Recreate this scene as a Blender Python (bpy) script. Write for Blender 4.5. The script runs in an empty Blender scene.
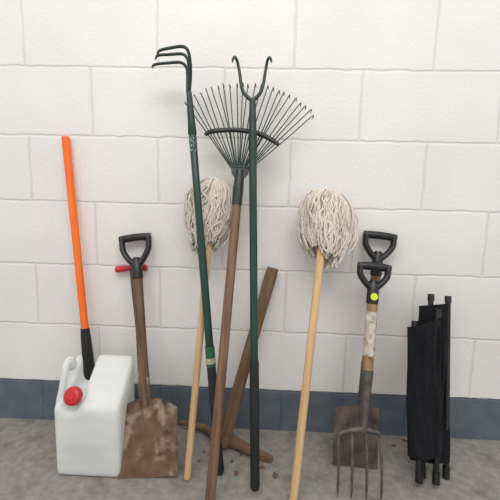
import bpy, bmesh, math, random
from mathutils import Vector, Matrix, noise
random.seed(7)
sc = bpy.context.scene
COL = sc.collection

# ---------------------------------------------------------------- camera
F = 378.0
D, H = 1.31, 0.862
th, psi, rho = math.radians(8), math.radians(2), math.radians(1.4)
fw = Vector((-math.sin(psi)*math.cos(th), math.cos(psi)*math.cos(th), -math.sin(th)))
r0 = Vector((math.cos(psi), math.sin(psi), 0))
u0 = r0.cross(fw)
R = r0*math.cos(rho) + u0*math.sin(rho)
U = u0*math.cos(rho) - r0*math.sin(rho)
O = Vector((0, -D, H))
cd = bpy.data.cameras.new("camera")
cd.sensor_width = 36; cd.lens = F/500*36; cd.clip_start = 0.02
cam = bpy.data.objects.new("camera", cd); COL.objects.link(cam)
M = Matrix((R, U, -fw)).transposed().to_4x4(); M.translation = O
cam.matrix_world = M
sc.camera = cam

def ray(px, py): return fw + R*((px-250)/F) + U*((250-py)/F)
def wallp(px, py, off=0.0):
    d = ray(px, py); t = (-off-O.y)/d.y
    return O + d*t
def floorp(px, py, z=0.0):
    d = ray(px, py); t = (z-O.z)/d.z
    return O + d*t

# ---------------------------------------------------------------- materials
def lin(c):
    return tuple(((x/255)/12.92 if x/255 <= 0.04045 else ((x/255+0.055)/1.055)**2.4) for x in c) + (1,)

def mat(name, c1, c2=None, rough=0.6, scale=(40, 40, 40), bump=0.0, metal=0.0, lo=0.35, hi=0.65,
        detail=4, c3=None, scale3=8, thr3=0.55, w3=0.12, sss=0.0, spec=0.5, c4=None, scale4=3, thr4=0.55, dist=0.002, trans=0.0):
    m = bpy.data.materials.new(name); m.use_nodes = True
    nt = m.node_tree; n = nt.nodes; l = nt.links
    b = n["Principled BSDF"]
    b.inputs["Roughness"].default_value = rough
    b.inputs["Metallic"].default_value = metal
    b.inputs["Specular IOR Level"].default_value = spec
    b.inputs["Transmission Weight"].default_value = trans
    if trans: b.inputs["IOR"].default_value = 1.15
    if sss:
        b.inputs["Subsurface Weight"].default_value = sss
        b.inputs["Subsurface Radius"].default_value = (1, 1, 1)
        b.inputs["Subsurface Scale"].default_value = 0.04
    tc = n.new("ShaderNodeTexCoord"); mp = n.new("ShaderNodeMapping")
    mp.inputs["Scale"].default_value = scale
    l.new(tc.outputs["Object"], mp.inputs["Vector"])
    ns = n.new("ShaderNodeTexNoise"); ns.inputs["Scale"].default_value = 1; ns.inputs["Detail"].default_value = detail
    l.new(mp.outputs[0], ns.inputs["Vector"])
    cr = n.new("ShaderNodeValToRGB")
    cr.color_ramp.elements[0].position = lo; cr.color_ramp.elements[1].position = hi
    cr.color_ramp.elements[0].color = lin(c1); cr.color_ramp.elements[1].color = lin(c2 or c1)
    l.new(ns.outputs["Fac"], cr.inputs[0])
    out = cr.outputs[0]
    for cc, ss, tt in ((c3, scale3, thr3), (c4, scale4, thr4)):
        if cc:
            n3 = n.new("ShaderNodeTexNoise"); n3.inputs["Scale"].default_value = ss; n3.inputs["Detail"].default_value = 7
            l.new(tc.outputs["Object"], n3.inputs["Vector"])
            r3 = n.new("ShaderNodeValToRGB"); r3.color_ramp.elements[0].position = tt; r3.color_ramp.elements[1].position = tt+w3
            l.new(n3.outputs["Fac"], r3.inputs[0])
            mx = n.new("ShaderNodeMix"); mx.data_type = 'RGBA'
            l.new(r3.outputs[0], mx.inputs[0]); l.new(out, mx.inputs[6]); mx.inputs[7].default_value = lin(cc)
            out = mx.outputs[2]
    l.new(out, b.inputs["Base Color"])
    if bump:
        bp = n.new("ShaderNodeBump"); bp.inputs["Strength"].default_value = bump; bp.inputs["Distance"].default_value = dist
        l.new(ns.outputs["Fac"], bp.inputs["Height"]); l.new(bp.outputs[0], b.inputs["Normal"])
    return m

m_pine = mat("pine_wood", (196, 160, 112), (220, 188, 142), 0.55, (70, 70, 4), 0.2)
m_pine2 = mat("pale_pine_wood", (206, 168, 118), (226, 192, 144), 0.5, (70, 70, 4), 0.2)
m_brown = mat("brown_wood", (98, 72, 54), (136, 104, 80), 0.6, (80, 80, 5), 0.3)
m_old = mat("old_dark_wood", (74, 56, 42), (112, 86, 66), 0.75, (80, 80, 6), 0.5)
m_pick = mat("weathered_wood", (92, 70, 52), (126, 98, 74), 0.75, (70, 70, 6), 0.5)
m_tan = mat("tan_wood", (126, 96, 66), (158, 126, 90), 0.65, (80, 80, 6), 0.3, c3=(90, 70, 54), scale3=30, thr3=.56)
m_rust = mat("rusty_steel", (96, 74, 58), (124, 98, 78), 0.85, (22, 22, 22), 0.5, 0.1, c3=(156, 136, 116), scale3=12, thr3=0.53, w3=.07, c4=(68, 52, 44), scale4=10, thr4=0.55)
m_iron = mat("dusty_iron", (96, 72, 56), (126, 100, 80), 0.9, (30, 30, 30), 0.3, 0.1)
m_rust_dark = mat("dark_worn_steel", (72, 64, 58), (96, 86, 77), 0.75, (26, 26, 26), 0.4, 0.2, c3=(118, 100, 84), scale3=12, thr3=0.54, c4=(52, 46, 42), scale4=16, thr4=.56)
m_tine = mat("worn_grey_steel", (78, 72, 66), (106, 98, 90), 0.6, (40, 40, 40), 0.3, 0.35, c3=(92, 70, 54), scale3=25, thr3=.56)
m_green = mat("green_coated_metal", (20, 52, 44), (30, 66, 56), 0.4, (60, 60, 10), 0.05)
m_dgreen = mat("dark_green_metal", (24, 40, 36), (38, 54, 48), 0.45, (60, 60, 60), 0.05)
m_black = mat("black_plastic", (20, 20, 22), (34, 34, 36), 0.4, (60, 60, 60), 0.05)
m_grip = mat("black_foam_grip", (22, 24, 25), (36, 38, 40), 0.75, (150, 150, 150), 0.3)
m_red = mat("red_plastic", (186, 28, 36), (206, 40, 46), 0.4, (50, 50, 50))
m_orange = mat("orange_fibreglass", (244, 104, 20), (250, 122, 36), 0.4, (60, 60, 8))
m_can = mat("translucent_white_plastic", (228, 230, 227), (242, 243, 240), 0.38, (5, 5, 14), 0.05, sss=1.0, trans=.2)
m_string = mat("cotton_yarn", (200, 188, 174), (230, 220, 208), 0.95, (260, 260, 260), 0.8, c3=(176, 163, 150), scale3=30, thr3=0.58)
m_tape = mat("white_tape", (176, 167, 152), (206, 198, 184), 0.7, (60, 60, 60), 0.6, c3=(124, 102, 82), scale3=40, thr3=.53)
m_stick = mat("yellow_green_sticker", (205, 226, 30), (214, 234, 44), 0.5, c3=(70, 90, 40), scale3=240, thr3=.60, w3=.03)
m_label = mat("green_printed_label", (34, 84, 54), (42, 94, 60), 0.5, (60, 60, 60))
m_label2 = mat("cream_label_panel", (160, 160, 130), (180, 178, 148), 0.5, (60, 60, 60))
m_white = mat("white_print", (150, 166, 158), (26, 60, 50), 0.5, (160, 160, 160), lo=0.42, hi=0.46)
m_fabric = mat("black_fabric", (14, 14, 17), (26, 27, 31), 0.9, (200, 200, 200), 0.4, spec=.25)
m_tubeb = mat("black_painted_tube", (20, 20, 22), (34, 34, 36), 0.35)
m_grey = mat("dark_grey_plastic", (66, 66, 68), (84, 84, 86), 0.5)

def wall_material():
    m = bpy.data.materials.new("painted_blockwork"); m.use_nodes = True
    nt = m.node_tree; n = nt.nodes; l = nt.links; b = n["Principled BSDF"]
    b.inputs["Roughness"].default_value = 0.6
    tc = n.new("ShaderNodeTexCoord"); sx = n.new("ShaderNodeSeparateXYZ"); l.new(tc.outputs["Object"], sx.inputs[0])
    RH = 0.2240
    jx = wallp(297, 33).x; jz = wallp(250, 67.0).z
    ax = n.new("ShaderNodeMath"); ax.operation = 'ADD'; ax.inputs[1].default_value = 4.5 + 0.225 - jx; l.new(sx.outputs[0], ax.inputs[0])
    az = n.new("ShaderNodeMath"); az.operation = 'ADD'; az.inputs[1].default_value = RH*10 - jz; l.new(sx.outputs[2], az.inputs[0])
    cb = n.new("ShaderNodeCombineXYZ"); l.new(ax.outputs[0], cb.inputs[0]); l.new(az.outputs[0], cb.inputs[1])
    wob = n.new("ShaderNodeTexNoise"); wob.inputs["Scale"].default_value = 16; wob.inputs["Detail"].default_value = 3; l.new(tc.outputs["Object"], wob.inputs["Vector"])
    vs = n.new("ShaderNodeVectorMath"); vs.operation = 'SCALE'; vs.inputs[3].default_value = 0.012; l.new(wob.outputs["Color"], vs.inputs[0])
    va = n.new("ShaderNodeVectorMath"); va.operation = 'ADD'; l.new(cb.outputs[0], va.inputs[0]); l.new(vs.outputs[0], va.inputs[1])
    br = n.new("ShaderNodeTexBrick"); l.new(va.outputs[0], br.inputs["Vector"])
    br.offset = 0.5; br.offset_frequency = 2; br.squash = 1
    br.inputs["Scale"].default_value = 1; br.inputs["Brick Width"].default_value = 0.45; br.inputs["Row Height"].default_value = RH
    br.inputs["Mortar Size"].default_value = 0.0066; br.inputs["Mortar Smooth"].default_value = 1.0
    ns = n.new("ShaderNodeTexNoise"); ns.inputs["Scale"].default_value = 3.2; ns.inputs["Detail"].default_value = 5
    l.new(tc.outputs["Object"], ns.inputs["Vector"])
    cr = n.new("ShaderNodeValToRGB"); cr.color_ramp.elements[0].position = 0.3; cr.color_ramp.elements[1].position = 0.7
    cr.color_ramp.elements[0].color = lin((226, 223, 218)); cr.color_ramp.elements[1].color = lin((235, 232, 228)); l.new(ns.outputs[0], cr.inputs[0])
    n2 = n.new("ShaderNodeTexNoise"); n2.inputs["Scale"].default_value = 14; n2.inputs["Detail"].default_value = 8; l.new(tc.outputs["Object"], n2.inputs["Vector"])
    c2 = n.new("ShaderNodeValToRGB"); c2.color_ramp.elements[0].position = 0.38; c2.color_ramp.elements[1].position = 0.72
    c2.color_ramp.elements[0].color = lin((88, 96, 107)); c2.color_ramp.elements[1].color = lin((104, 110, 118)); l.new(n2.outputs[0], c2.inputs[0])
    wz = n.new("ShaderNodeMath"); wz.operation = 'MULTIPLY_ADD'; wz.inputs[1].default_value = 0.008; l.new(wob.outputs["Fac"], wz.inputs[0]); l.new(sx.outputs[2], wz.inputs[2])
    lt = n.new("ShaderNodeMath"); lt.operation = 'LESS_THAN'; lt.inputs[1].default_value = jz - 5*RH + .002; l.new(wz.outputs[0], lt.inputs[0])
    mx = n.new("ShaderNodeMix"); mx.data_type = 'RGBA'; l.new(lt.outputs[0], mx.inputs[0]); l.new(cr.outputs[0], mx.inputs[6]); l.new(c2.outputs[0], mx.inputs[7])
    mm = n.new("ShaderNodeMix"); mm.data_type = 'RGBA'; mm.blend_type = 'MULTIPLY'
    ml = n.new("ShaderNodeMath"); ml.operation = 'MULTIPLY'; ml.inputs[1].default_value = 0.45; l.new(br.outputs["Fac"], ml.inputs[0])
    l.new(ml.outputs[0], mm.inputs[0]); l.new(mx.outputs[2], mm.inputs[6]); mm.inputs[7].default_value = lin((224, 223, 221))
    l.new(mm.outputs[2], b.inputs["Base Color"])
    n3 = n.new("ShaderNodeTexNoise"); n3.inputs["Scale"].default_value = 100; n3.inputs["Detail"].default_value = 6; l.new(tc.outputs["Object"], n3.inputs["Vector"])
    b1 = n.new("ShaderNodeBump"); b1.inputs["Strength"].default_value = 0.45; b1.inputs["Distance"].default_value = 0.0025; l.new(n3.outputs[0], b1.inputs["Height"])
    b2 = n.new("ShaderNodeBump"); b2.invert = True; b2.inputs["Strength"].default_value = 0.5; b2.inputs["Distance"].default_value = 0.004
    l.new(br.outputs["Fac"], b2.inputs["Height"]); l.new(b1.outputs[0], b2.inputs["Normal"]); l.new(b2.outputs[0], b.inputs["Normal"])
    return m
m_wall = wall_material()
m_floor = mat("dusty_concrete", (130, 126, 119), (148, 143, 136), 0.9, (40, 40, 40), 0.7, c3=(112, 107, 101), scale3=11, thr3=0.53, w3=.22, detail=10, c4=(164, 158, 149), scale4=55, thr4=0.6, dist=.004)

# ---------------------------------------------------------------- mesh building
def catmull(P, k=6):
    P = [Vector(p) for p in P]
    if len(P) < 3: return P
    out = []
    for i in range(len(P)-1):
        p0 = P[max(i-1, 0)]; p1 = P[i]; p2 = P[i+1]; p3 = P[min(i+2, len(P)-1)]
        for j in range(k):
            t = j/k
            out.append(0.5*((2*p1)+(p2-p0)*t+(2*p0-5*p1+4*p2-p3)*t*t+(3*p1-p0-3*p2+p3)*t**3))
    out.append(P[-1]); return out

class MB:
    def __init__(s): s.v = []; s.f = []
    def tube(s, pts, rad, seg=14, sq=1.0, smooth=0, cap=True):
        pts = [Vector(p) for p in pts]
        if not isinstance(rad, (list, tuple)): rad = [rad]*len(pts)
        if smooth:
            n0 = len(pts); pts = catmull(pts, smooth); rr = []
            for i in range(len(pts)):
                u = i/smooth; a = min(int(u), n0-2); w = u-a
                rr.append(rad[a]*(1-w)+rad[a+1]*w)
            rad = rr
        n = len(pts); tg = []
        for i in range(n):
            t = pts[min(i+1, n-1)]-pts[max(i-1, 0)]
            tg.append(t.normalized())
        ref = Vector((0, 1, 0)) if abs(tg[0].y) < 0.9 else Vector((1, 0, 0))
        a = tg[0].cross(ref).normalized(); base = len(s.v)
        for i in range(n):
            a = (a - tg[i]*a.dot(tg[i])).normalized(); b = tg[i].cross(a)
            for j in range(seg):
                q = 2*math.pi*j/seg
                s.v.append(pts[i] + a*(rad[i]*math.cos(q)) + b*(rad[i]*sq*math.sin(q)))
        for i in range(n-1):
            for j in range(seg):
                k = (j+1) % seg
                s.f.append((base+i*seg+j, base+i*seg+k, base+(i+1)*seg+k, base+(i+1)*seg+j))
        if cap:
            s.f.append(tuple(base+j for j in range(seg))[::-1])
            s.f.append(tuple(base+(n-1)*seg+j for j in range(seg)))
        return s
    def hexa(s, x0, x1, y0, y1, z0, ztf, ztb):
        b = len(s.v)
        for p in ((x0, y0, z0), (x1, y0, z0), (x1, y1, z0), (x0, y1, z0), (x0, y0, ztf), (x1, y0, ztf), (x1, y1, ztb), (x0, y1, ztb)): s.v.append(Vector(p))
        for f in ((0, 3, 2, 1), (4, 5, 6, 7), (0, 1, 5, 4), (1, 2, 6, 5), (2, 3, 7, 6), (3, 0, 4, 7)): s.f.append(tuple(b+i for i in f))
        return s
    def plate(s, rows, thick=0.003):
        nr = len(rows); nc = len(rows[0]); base = len(s.v)
        for off in (0, thick):
            for r in rows:
                for p in r: s.v.append(Vector(p)+Vector((0, off, 0)))
        N = nr*nc
        for i in range(nr-1):
            for j in range(nc-1):
                a = base+i*nc+j
                s.f.append((a, a+1, a+nc+1, a+nc)); s.f.append((a+N, a+N+nc, a+N+nc+1, a+N+1))
        ring = [i for i in range(nc)] + [r*nc+nc-1 for r in range(1, nr)] + [(nr-1)*nc+j for j in range(nc-2, -1, -1)] + [r*nc for r in range(nr-2, 0, -1)]
        for a, b in zip(ring, ring[1:]+ring[:1]):
            s.f.append((base+b, base+a, base+a+N, base+b+N))
        return s
    def obj(s, name, parent, m, ang=50, recalc=True):
        me = bpy.data.meshes.new(name); me.from_pydata([tuple(x) for x in s.v], [], s.f)
        me.polygons.foreach_set("use_smooth", [True]*len(me.polygons)); me.update()
        if recalc:
            bm = bmesh.new(); bm.from_mesh(me); bmesh.ops.recalc_face_normals(bm, faces=bm.faces); bm.to_mesh(me); bm.free()
        me.set_sharp_from_angle(angle=math.radians(ang))
        me.materials.append(m)
        o = bpy.data.objects.new(name, me); COL.objects.link(o)
        if parent: o.parent = parent
        return o

class Tool:
    def __init__(s, name, label, cat, B, T, group=None):
        z = (T-B).normalized(); x = Vector((1, 0, 0)); x = (x - z*x.dot(z)).normalized(); y = z.cross(x)
        m = Matrix((x, y, z)).transposed().to_4x4(); m.translation = B
        e = bpy.data.objects.new(name, None); e.empty_display_size = 0.05; COL.objects.link(e)
        e.matrix_world = m; e["label"] = label; e["category"] = cat
        if group: e["group"] = group
        s.e = e; s.m = m; s.i = m.inverted(); s.len = (T-B).length
    def l(s, px, py, y=0.0):
        o = s.i @ O; d = s.i.to_3x3() @ ray(px, py); t = (y-o.y)/d.y
        return o + d*t
    def w(s, p): return s.i @ p
    def z(s, py):
        lo, hi = -0.5, 3
        for _ in range(50):
            mid = (lo+hi)/2; p = s.m @ Vector((0, 0, mid)); q = p-O
            y = 250 - F*q.dot(U)/q.dot(fw)
            if y > py: lo = mid
            else: hi = mid
        return lo

def A(z): return Vector((0, 0, z))

# ---------------------------------------------------------------- setting
b = MB(); b.hexa(-3, 3, 0, .15, -.02, 3, 3)
wall = b.obj("wall_back", None, m_wall); wall["kind"] = "structure"
b = MB(); b.hexa(-3, 3, -4, 0, -.1, 0, 0)
fl = b.obj("floor", None, m_floor); fl["kind"] = "structure"

# ---------------------------------------------------------------- D handle
def d_handle(t, left, right, neck_py, socket_py, m, ytop, grip_r=0.0130, arm_r=0.0098):
    L = t.l(left, ytop); Rr = t.l(right, ytop); zn = t.z(neck_py); zs = t.z(socket_py)
    zt = (L.z+Rr.z)/2; hw = (Rr.x-L.x)/2; cx = (Rr.x+L.x)/2*0.5
    h = zt-zn
    mb = MB()
    for sgn in (-1, 1):
        mb.tube([A(zn-0.012), Vector((sgn*0.008, 0, zn-.002)), Vector((cx+sgn*hw*0.5, 0, zn+h*0.22)), Vector((cx+sgn*(hw-arm_r*1.3), 0, zn+h*0.52)), Vector((cx+sgn*(hw-arm_r), 0, zn+h*.72)), Vector((cx+sgn*(hw-arm_r), 0, zt-.002)), Vector((cx+sgn*(hw-arm_r*1.1), 0, zt+.009))],
                [arm_r*1.25, arm_r*1.2, arm_r, arm_r, arm_r, arm_r*1.0, arm_r*.85], smooth=5, sq=1.35)
    mb.tube([Vector((cx-hw+0.001, 0, zt)), Vector((cx-hw+0.004, 0, zt)), Vector((cx-hw*.5, 0, zt+0.001)), Vector((cx, 0, zt+0.002)), Vector((cx+hw*.5, 0, zt+0.001)), Vector((cx+hw-0.004, 0, zt)), Vector((cx+hw-0.001, 0, zt))],
            [grip_r*.8, grip_r*.93, grip_r, grip_r, grip_r, grip_r*.93, grip_r*.8])
    mb.tube([A(zs), A(zs+0.008), A((zs+zn)/2), A(zn+0.006), A(zn+0.022)], [0.0175, 0.0195, 0.0185, 0.018, 0.011])
    return mb.obj("d_handle", t.e, m)

def blade(t, tl, tr, bl, br, m, dish=0.012, name="blade", nr=16, nc=16, shoulder=.02, thick=0.0025, wear=.003):
    TL, TR, BL, BR = [t.l(*p) for p in (tl, tr, bl, br)]
    rows = []
    for i in range(nr+1):
        v = i/nr; r = []
        for j in range(nc+1):
            u = j/nc; p = (TL*(1-u)+TR*u)*(1-v) + (BL*(1-u)+BR*u)*v
            k = (2*u-1)
            y = -dish*(abs(k)**2.5)*(1-0.5*v) - .010*math.exp(-(k/.22)**2)*(1-v)**2
            zz = p.z + shoulder*(.35-max(0, (abs(k)-.25)/.75)**1.4)*(1-v)**3
            x = p.x
            if v > .85: zz += wear*max(0, abs(k)-.7)/.3 + wear*.4*math.sin(k*7)
            r.append(Vector((x, y, max(zz, 0.003))))
        rows.append(r)
    return MB().plate(rows, thick).obj(name, t.e, m)

# ---------------------------------------------------------------- SHOVEL
t = Tool("shovel", "old wooden shovel with rusty square blade and black D handle", "shovel", floorp(150, 479), wallp(135, 236, 0.022))
d_handle(t, 119, 151, 264, 279, m_black, 238)
zb = t.z(402)
MB().tube([A(zb-0.01), A(zb+.15), A(t.z(275))], [0.0180, 0.0170, 0.0168], sq=.9).obj("shaft", t.e, m_old)
mb = MB().tube([A(zb-0.09), A(zb-0.05), A(zb+0.00), A(zb+0.03), A(zb+0.10)], [0.003, 0.010, 0.0195, .0195, 0.0188], sq=.75)
mb.obj("socket", t.e, m_rust)
blade(t, (121.5, 401), (178, 401), (119, 479), (178, 480), m_rust, dish=0.018, shoulder=.024)

# RED T-HANDLED TOOL behind the shovel
t = Tool("hand_auger", "thin steel tool with red plastic T handle behind the rusty shovel", "garden tool", floorp(149, 442), wallp(131, 268, 0.016))
zt = t.len
MB().tube([A(0.02), A(zt)], 0.006).obj("shaft", t.e, m_tine)
MB().tube([Vector((-0.055, 0, zt)), Vector((-0.048, 0, zt)), Vector((-0.01, 0, zt)), Vector((0.015, 0, zt)), Vector((.05, 0, zt-.004)), Vector((.056, 0, zt-.004))],
          [0.008, 0.0115, 0.009, 0.009, 0.0115, 0.008], smooth=4).obj("t_handle", t.e, m_red)
mb = MB()
sp = [Vector((0.014*math.cos(q*.8), 0.014*math.sin(q*.8), 0.008+q*0.006)) for q in range(18)]
mb.tube([A(0.004), A(.03)], [0.001, .006]); mb.tube(sp, 0.003, seg=8)
mb.obj("auger_bit", t.e, m_tine)

# ---------------------------------------------------------------- ORANGE HANDLED TOOL
t = Tool("digging_spade", "spade with orange fibreglass shaft and black socket behind the plastic can", "spade", floorp(96, 436), wallp(65.5, 137, 0.014))
MB().tube([A(t.z(332)), A(t.len)], 0.0130, seg=20).obj("shaft", t.e, m_orange)
MB().tube([A(t.z(396)), A(t.z(376)), A(t.z(340)), A(t.z(328))], [0.022, 0.0210, 0.0175, 0.0150]).obj("socket", t.e, m_black)
zz = t.z(394)
rows = [[Vector((x, -0.006*abs(x/.06)**2, z)) for x in (-.06, -.04, -.02, 0, .02, .04, .06)] for z in (zz+.01, zz*.6, zz*.3, .004)]
MB().plate(rows, 0.0025).obj("blade", t.e, m_black)

# ---------------------------------------------------------------- JERRYCAN
def jerrycan():
    rt = floorp(120, 480); x1 = rt.x; yf = rt.y
    W, Dp = 0.200, 0.155
    cy = yf+Dp/2
    base = Vector((x1-W/2, cy, 0))
    e = bpy.data.objects.new("jerrycan", None); COL.objects.link(e); e.location = base
    e["label"] = "translucent white plastic water can with red screw cap"; e["category"] = "jerrycan"
    def q(px, py, off): return wallp(px, py, off)-base
    ob = -(yf+Dp)
    p = q(90, 380, ob+.02); nx = p.x; nz = p.z; Hh = q(104, 360, ob+.03).z+.014
    hw = W/2; hy = Dp/2
    mb = MB()
    mb.hexa(-hw, hw, -hy, hy, 0, nz-.038, nz-.004)
    mb.hexa(nx+.020, hw, -hy, hy, .05, nz-.020, Hh)
    mb.hexa(-hw, nx-.024, -hy, hy, .05, nz-.020, Hh-.004)
    o = mb.obj("body", e, m_can, 180)
    rm = o.modifiers.new("remesh", 'REMESH'); rm.mode = 'VOXEL'; rm.voxel_size = .004; rm.use_smooth_shade = True
    sm = o.modifiers.new("smooth", 'SMOOTH'); sm.factor = .5; sm.iterations = 90
    sl = Vector((-.08, -0.85, .5)).normalized()
    c = q(74, 398, -(yf+.010))+Vector((0, .010, 0))
    MB().tube([c-sl*.03, c+sl*.010], .024, seg=24).obj("neck", e, m_can)
    mb = MB(); mb.tube([c+sl*.006, c+sl*.008, c+sl*.022, c+sl*.026], [.0235, .0265, .0255, .022], seg=28)
    for k in range(24):
        a = 2*math.pi*k/24; ax = Vector((1, 0, 0)); ax = (ax-sl*ax.dot(sl)).normalized(); ay = sl.cross(ax)
        p = c + ax*(.026*math.cos(a)) + ay*(.026*math.sin(a))
        mb.tube([p+sl*.008, p+sl*.022], .0016, seg=6)
    mb.tube([c+sl*.025, c+sl*.029], [.013, .011], seg=20)
    mb.obj("screw_cap", e, m_red)
    hx = nx-.046
    MB().tube([(hx, -hy*.62, nz-.05), (hx, -hy*.60, nz-.018), (hx, -hy*.40, nz+.012), (hx, hy*.0, Hh-.012), (hx, hy*.4, Hh-.012), (hx, hy*.5, Hh-.04)],
              [.012, .0105, .0095, .0095, .0105, .012], smooth=6, sq=1.1).obj("handle", e, m_can)
jerrycan()

# ---------------------------------------------------------------- MOPS
def mop(label, B, T, wood, rx, ry, hgt, seed, hr=0.0118, n_str=430, sx=0.0):
    rnd = random.Random(seed)
    t = Tool("string_mop", label, "mop", B, T, "string mops leaning on the wall")
    MB().tube([A(0.003), A(0.006), A(t.len-.03)], [hr*.85, hr, hr], seg=20).obj("handle", t.e, wood)
    MB().tube([A(t.len-.10), A(t.len-.04), A(t.len-.01), A(t.len)], [.014, .017, .020, .015], seg=20).obj("socket", t.e, m_grey)
    dn = (t.i.to_3x3() @ Vector((0, 0, -1)))
    dn = Vector((dn.x*.6+sx, dn.y*.12, dn.z)).normalized()
    top = A(t.len+.020)
    prof = [(0, .08), (.03, .34), (.08, .52), (.16, .70), (.3, .88), (.45, .98), (.62, 1.0), (.78, .97), (.9, .86), (1, .70)]
    def pr(u):
        for (a, x), (c, y) in zip(prof, prof[1:]):
            if u <= c: return x+(y-x)*(u-a)/(c-a)
        return prof[-1][1]
    NL = 13
    lump = [rnd.uniform(.78, 1.14) for _ in range(NL)]; llen = [rnd.uniform(.84, 1.10) for _ in range(NL)]
    mb = MB()
    for k in range(n_str):
        a = rnd.uniform(0, 2*math.pi); s = 0.36+0.64*math.sqrt(rnd.random())
        li = int(a/(2*math.pi)*NL) % NL
        s *= lump[li]
        wild = rnd.random() < .18
        if wild: s *= rnd.uniform(1.05, 1.22)
        ln = hgt*rnd.uniform(.66, 1.02)*llen[li]
        ac = (li+.5)/NL*2*math.pi
        w1 = (ac-a)*rnd.uniform(.0, .7)+rnd.uniform(-.35, .35); ph = rnd.uniform(0, 6.28); amp = rnd.uniform(.003, .009)*(1.6 if wild else 1); fr = rnd.uniform(8, 20)
        loop = rnd.random() < .65; back = rnd.uniform(.15, .4); lw = rnd.choice((-1, 1))*rnd.uniform(.14, .30)
        pts = []; n = 20
        for i in range(n):
            u = i/(n-1); uu = u; da = 0
            if loop:
                if u > .72: w_ = (u-.72)/.28; uu = 1 - w_*back
                else: uu = math.sin(u/.72*math.pi/2)
                da = lw*max(0, u-.62)/.38
            q = a+w1*uu+da
            rr = s*pr(uu)
            p = top + dn*(ln*uu + (1-min(s, 1))*.02) + Vector((rx*rr*math.cos(q), ry*rr*math.sin(q), 0))
            wv = amp*math.sin(fr*u+ph)*min(1, u*4)
            p += Vector((wv*math.cos(q+1.57)+rnd.uniform(-.001, .001), wv*.6*math.sin(q+1.57), 0))
            pts.append(p)
        mb.tube(pts, rnd.uniform(.0025, .0034), seg=6)
    o = mb.obj("mop_strings", t.e, m_string, 80); o["kind"] = "stuff"
    return t
mop("cotton string mop head up on pale wooden handle, behind green cultivator", floorp(187, 480), wallp(214, 184, 0.060), m_pine, .074, .047, .230, 1, .0112, sx=-.06)
mop("cotton string mop head up on pine handle, standing alone", floorp(293, 503), wallp(327.5, 194, 0.066), m_pine2, .081, .055, .228, 2, .0125)

# ---------------------------------------------------------------- CULTIVATOR
t = Tool("hand_cultivator", "long green three-pronged cultivator with black grip", "garden cultivator", floorp(220, 474), wallp(189, 92, 0.115))
zt = t.len
MB().tube([A(t.z(240)), A(t.z(133)), A(t.z(133)+.004)], [.0115, .0115, .009], seg=18).obj("shaft", t.e, m_green)
MB().tube([A(t.z(345)), A(t.z(238))], .0125, seg=18).obj("sleeve", t.e, m_green)
MB().tube([A(.003), A(.012), A(t.z(368)), A(t.z(366))], [.011, .0142, .0142, .012], seg=18).obj("grip", t.e, m_grip)
lab = MB().tube([A(t.z(366)), A(t.z(346))], .0148, seg=18).obj("printed_label", t.e, m_label)
MB().tube([A(t.z(363)), A(t.z(357.5))], .0151, seg=18).obj("label_panel", lab, m_label2)
MB().tube([A(t.z(152)), A(t.z(138))], .0119, seg=18).obj("printed_mark", t.e, m_white)
mb = MB(); mb.tube([A(t.z(136)), A(t.z(134)), A(t.z(122)), A(zt-.03), A(zt)], [.010, .0135, .0115, .0095, .008], seg=16)
hd = mb.obj("head", t.e, m_dgreen)
for pth, dy in (([(189, 92), (190.5, 76), (190, 60), (187.5, 50), (182, 46.5), (170, 48), (160, 50.5), (157, 54.5)], -.05),
                ([(189, 92), (189.5, 78), (189, 66), (187, 58), (182, 54), (170, 54.5), (158, 55.5), (155.5, 59.5)], -.012),
                ([(188, 92), (187.5, 82), (187.5, 74), (186, 66.5), (180, 62.5), (168, 63), (155, 64.5), (152, 68)], .02)):
    pts = []
    for i, (x, y) in enumerate(pth): pts.append(t.l(x, y, dy*min(1, i/2.5)))
    MB().tube(pts, [.006, .005, .0048, .0048, .0048, .0046, .0042, .0022], seg=10, smooth=6).obj("tine", hd, m_dgreen)

# ---------------------------------------------------------------- LEAF RAKE
t = Tool("leaf_rake", "fan-shaped green wire leaf rake with brown wooden handle", "rake", floorp(209.5, 507), wallp(248, 82, 0.03))
zh = t.z(188)
MB().tube([A(0.003), A(0.008), A(zh)], [.012, .0145, .0138], seg=20).obj("handle", t.e, m_brown)
hub = MB(); hub.tube([A(t.z(205)), A(t.z(190)), A(t.z(178)), A(t.z(170))], [.0155, .0165, .015, .012], seg=18)
z1 = t.z(181); z2 = t.z(166)
rows = [[Vector((k*w, -.004, z)) for k in (-1, -.5, 0, .5, 1)] for z, w in ((z1, .008), ((z1+z2)/2, .026), (z2, .030))]
hub.plate(rows, .010)
hub.tube([Vector((-.028, 0, z2-.004)), Vector((.028, 0, z2-.004))], .006, seg=10)
hubo = hub.obj("hub", t.e, m_dgreen)
c = t.l(239, 180)
Rr = (t.l(248, 82)-c).length
a0 = math.atan2(t.l(181, 96).x-c.x, t.l(181, 96).z-c.z); a1 = math.atan2(t.l(312, 116).x-c.x, t.l(312, 116).z-c.z)
N = 24
for k in range(N):
    u = k/(N-1); a = a0+(a1-a0)*u + random.uniform(-.010, .010); s = 2*u-1
    rr = Rr*(1.0-0.02*s*s)*random.uniform(.98, 1.01)
    st = Vector((s*.026, -.002+.004*(k % 2), z2-.012))
    dr = Vector((math.sin(a), 0, math.cos(a))); sd = Vector((math.cos(a), 0, -math.sin(a)))
    tip = Vector((c.x, 0, c.z)) + dr*rr
    bend = random.uniform(-.004, .004)
    pts = [st, st.lerp(tip, .5)+sd*bend, st.lerp(tip, .88), tip-dr*.004, tip+Vector((0, .008, 0))+dr*.002, tip+Vector((0, .020, 0))-dr*.002+sd*.002]
    MB().tube(pts, [.0019, .0018, .0017, .0017, .0016, .0014], seg=8, smooth=4).obj("tine", hubo, m_dgreen)
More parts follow.
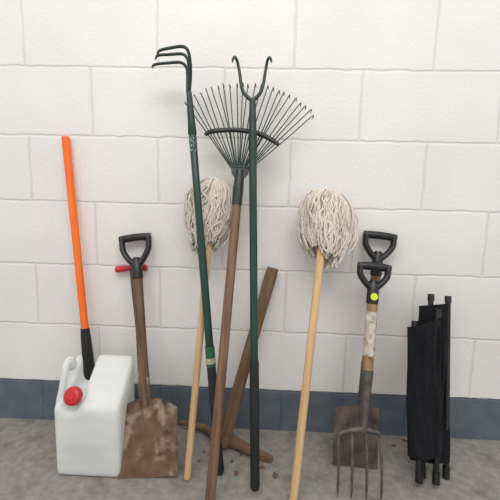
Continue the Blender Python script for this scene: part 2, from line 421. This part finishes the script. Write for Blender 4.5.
pl = [(205, 135), (211, 131.5), (228, 130), (243, 130.5), (260, 134), (272, 140), (279, 145)]
MB().tube([t.l(x, y, -.006) for x, y in pl], [.006, .0078, .0078, .0078, .0078, .0078, .006], seg=12, smooth=4, sq=.8).obj("spreader_bar", t.e, m_black)

# ---------------------------------------------------------------- TWO-PRONGED TOOL
t = Tool("hook_cultivator", "long green pole with two curved hook prongs and black grip", "garden hook", floorp(255, 490), wallp(252.5, 100, 0.10))
zt = t.len
MB().tube([A(t.z(362)), A(t.z(150))], .0118, seg=18).obj("shaft", t.e, m_green)
MB().tube([A(t.z(152)), A(t.z(149)), A(t.z(112)), A(zt)], [.0125, .0135, .0105, .0095], seg=18).obj("ferrule", t.e, m_dgreen)
MB().tube([A(.003), A(.012), A(t.z(362)), A(t.z(359))], [.011, .0142, .0142, .012], seg=18).obj("grip", t.e, m_grip)
for pth in ([(253, 101), (248.5, 98), (243.5, 92.5), (241, 84), (240, 75), (238.5, 67), (237, 60.5), (234.5, 57), (232.8, 59.5), (232.5, 62)],
            [(252, 101), (256.5, 97.5), (261, 91.5), (263.5, 83), (265, 74), (266.2, 67), (267.5, 60.5), (269.5, 57.5), (271, 59.5), (271.5, 62)]):
    pts = [t.l(x, y, dy) for (x, y), dy in zip(pth, (0, 0, 0, 0, 0, 0, -.006, -.016, -.028, -.034))]
    MB().tube(pts, [.0062, .0062, .0056, .005, .0048, .0046, .0044, .0042, .0038, .0022], seg=10, smooth=6).obj("prong", t.e, m_dgreen)

# ---------------------------------------------------------------- PICKAXE
Bc = floorp(224, 439, .030)
t = Tool("pickaxe", "pickaxe with thick weathered wooden handle and rusty head on floor", "pickaxe", Bc, wallp(273, 268, 0.024))
MB().tube([A(-.012), A(.05), A(t.len*.35), A(t.len*.7), A(t.len*.93), A(t.len)], [.023, .024, .0205, .0195, .0215, .019], seg=18, smooth=4, sq=.62).obj("handle", t.e, m_pick)
lt = t.w(wallp(179, 422, .03)); rtp = t.w(floorp(272, 460, .008))
l1 = t.w(wallp(203, 428, .05)); r1 = t.w(floorp(248, 449, .024))
mb = MB(); mb.tube([lt, l1, Vector((-.03, 0, 0)), Vector((.0, 0, .003)), Vector((.03, 0, 0)), r1, rtp], [.007, .015, .020, .025, .022, .018, .014], seg=14, smooth=5, sq=.55)
mb.tube([A(-.020), A(.026)], [.028, .028], seg=18, sq=.8)
mb.obj("pick_head", t.e, m_iron)

# small rust and dirt flakes lying by the pick head
rf = random.Random(3)
for k, (x, y) in enumerate(((232, 462), (241, 455), (262, 468), (204, 452), (199, 461), (275, 476), (236, 474), (394, 446), (405, 441))):
    p = floorp(x, y); r = rf.uniform(.0035, .008)
    bm = bmesh.new(); bmesh.ops.create_icosphere(bm, subdivisions=2, radius=r)
    for v in bm.verts:
        v.co *= 1+.5*noise.noise(v.co*180+Vector((k, 0, 0))); v.co.z = v.co.z*.35+r*.3; v.co.x *= 1.5
    zmin = min(v.co.z for v in bm.verts)
    for v in bm.verts: v.co.z -= zmin
    me = bpy.data.meshes.new("rust_flake"); bm.to_mesh(me); bm.free(); me.materials.append(m_iron)
    o = bpy.data.objects.new("rust_flake", me); COL.objects.link(o); o.location = (p.x, p.y, 0); o.rotation_euler = (0, 0, rf.uniform(0, 3))
    o["label"] = "small brown flake of rust and dirt on the floor"; o["category"] = "debris"; o["group"] = "debris flakes on the floor"

# ---------------------------------------------------------------- SPADE
t = Tool("spade", "worn garden spade with black D handle behind the fork", "spade", floorp(356, 468), wallp(380, 235, 0.024))
d_handle(t, 363, 397, 258, 276, m_black, 236)
zb = t.z(408)
MB().tube([A(zb+.09), A(t.z(270))], [.0165, .0160]).obj("shaft", t.e, m_tan)
MB().tube([A(zb-.06), A(zb-.02), A(zb+.02), A(zb+.15)], [.004, .012, .017, .018]).obj("socket", t.e, m_rust_dark)
blade(t, (334, 406), (378, 406), (332, 468), (377, 469), m_rust_dark, dish=.010, shoulder=.008)

# ---------------------------------------------------------------- DIGGING FORK
t = Tool("garden_fork", "four-tined digging fork with taped wooden shaft and black D handle", "garden fork", floorp(359, 500), wallp(374.5, 266, 0.105))
d_handle(t, 357, 391, 287, 304, m_black, 267)
z0 = t.z(430)
MB().tube([A(t.z(380)), A(t.z(298))], [.0165, .0160]).obj("shaft", t.e, m_tan)
MB().tube([A(t.z(356)), A(t.z(348)), A(t.z(336)), A(t.z(325)), A(t.z(312))], [.0176, .0183, .0174, .0183, .0176]).obj("tape", t.e, m_tape)
mb = MB().tube([A(z0-.005), A(z0+.02), A(t.z(400)), A(t.z(370))], [.010, .0095, .0135, .0180])
mb.tube([t.l(x, y) for x, y in ((338.5, 441), (339, 435), (345, 431.5), (359, 429.5), (373, 431.5), (380, 435), (380.5, 441))], [.0045, .0055, .0065, .009, .0065, .0055, .0045], seg=12, smooth=5)
hd = mb.obj("fork_head", t.e, m_tine)
for xa, xb in ((338.5, 337), (352, 351), (366, 366), (380.5, 381)):
    p = t.l(xa, 433 if abs(xa-359) < 10 else 438); q = t.l(xb, 499.5); q.z = max(q.z, .002)
    mid = p.lerp(q, .5)+Vector((0, -.010, 0))
    MB().tube([p, p.lerp(q, .2)+Vector((0, -.005, 0)), mid, p.lerp(q, .85)+Vector((0, -.005, 0)), q], [.0047, .0046, .0043, .004, .0012], seg=10, smooth=4).obj("tine", hd, m_tine)
zc = t.z(297)
b = MB(); b.tube([Vector((0, -.0185, zc)), Vector((0, -.0205, zc))], .0112, seg=24)
b.obj("price_sticker", t.e, m_stick)

# ---------------------------------------------------------------- FOLDED CHAIR
t = Tool("folding_chair", "folded black fabric camping chair with dark metal tube frame", "folding chair", floorp(434, 478), wallp(436, 300, 0.065))
def tp(px, py, y=0): return t.l(px, py, y)
for xa, ya, xb, yb, yy in ((431, 297, 422, 482, -.015), (415, 324, 419, 484, -.05), (448, 299, 446, 482, .0), (438, 312, 436, 485, -.05)):
    a = tp(xa, ya, yy); q = tp(xb, yb, yy); q.z = max(q.z, .016)
    MB().tube([q, a], .0085, seg=14).obj("leg", t.e, m_tubeb)
    MB().tube([q-Vector((0, 0, .012)), q+Vector((0, 0, .022))], .011, seg=14).obj("foot", t.e, m_black)
    MB().tube([a-Vector((0, 0, .012)), a+Vector((0, 0, .010))], .0105, seg=14).obj("end_cap", t.e, m_black)
def drape(pl, pr, name, yb, amp, ph=0):
    rows = []; n = 60; mcol = 40
    for i in range(n+1):
        v = i/n; r = []
        for j in range(mcol+1):
            u = j/mcol
            x = pl[0][0]*(1-v)+pl[1][0]*v; X = pr[0][0]*(1-v)+pr[1][0]*v
            y = pl[0][1]*(1-v)+pl[1][1]*v; Y = pr[0][1]*(1-v)+pr[1][1]*v
            bulge = 1.2*math.sin(v*5+ph)
            y += 4*math.sin(u*2.6+ph)*v
            Y += 4*math.sin(u*2.6+ph)*v
            p = t.l(x*(1-u)+X*u+bulge*(u-.5), y*(1-u)+Y*u, yb)
            edge = (2*u-1)**2
            f1 = noise.noise(Vector((u*3.8+v*1.2, v*1.2+ph, ph)))
            f2 = noise.noise(Vector((u*6+ph, v*4-u*2, 3+ph)))
            pin = math.sin(math.pi*v)**.5
            p.y = yb + (amp*2.2*f1 + amp*.8*f2)*(.35+.65*pin) + .028*edge
            r.append(p)
        rows.append(r)
    return MB().plate(rows, .006).obj(name, t.e, m_fabric, 70)
drape(((412, 328), (411, 456)), ((445, 318), (446, 458)), "fabric_seat", -.090, .015, 1.0)
drape(((422, 306), (414, 468)), ((455, 303), (454, 464)), "fabric_backrest", -.036, .012, 4.5)

# ---------------------------------------------------------------- light
w = bpy.data.worlds.new("world"); sc.world = w; w.use_nodes = True
w.node_tree.nodes["Background"].inputs[0].default_value = (0.975, 0.98, 1, 1); w.node_tree.nodes["Background"].inputs[1].default_value = 0.86
def area(name, loc, size, e, aim, col=(1, .985, .96)):
    ld = bpy.data.lights.new(name, 'AREA'); ld.shape = 'RECTANGLE'; ld.size = size[0]; ld.size_y = size[1]; ld.energy = e; ld.color = col
    o = bpy.data.objects.new(name, ld); COL.objects.link(o); o.location = loc
    o.rotation_euler = (Vector(aim)-Vector(loc)).to_track_quat('-Z', 'Y').to_euler()
area("ceiling_light", (0.0, -1.9, 2.9), (2.6, .8), 46, (0, 0, .3))
sc.view_settings.view_transform = 'Standard'
sc.view_settings.look = 'None'
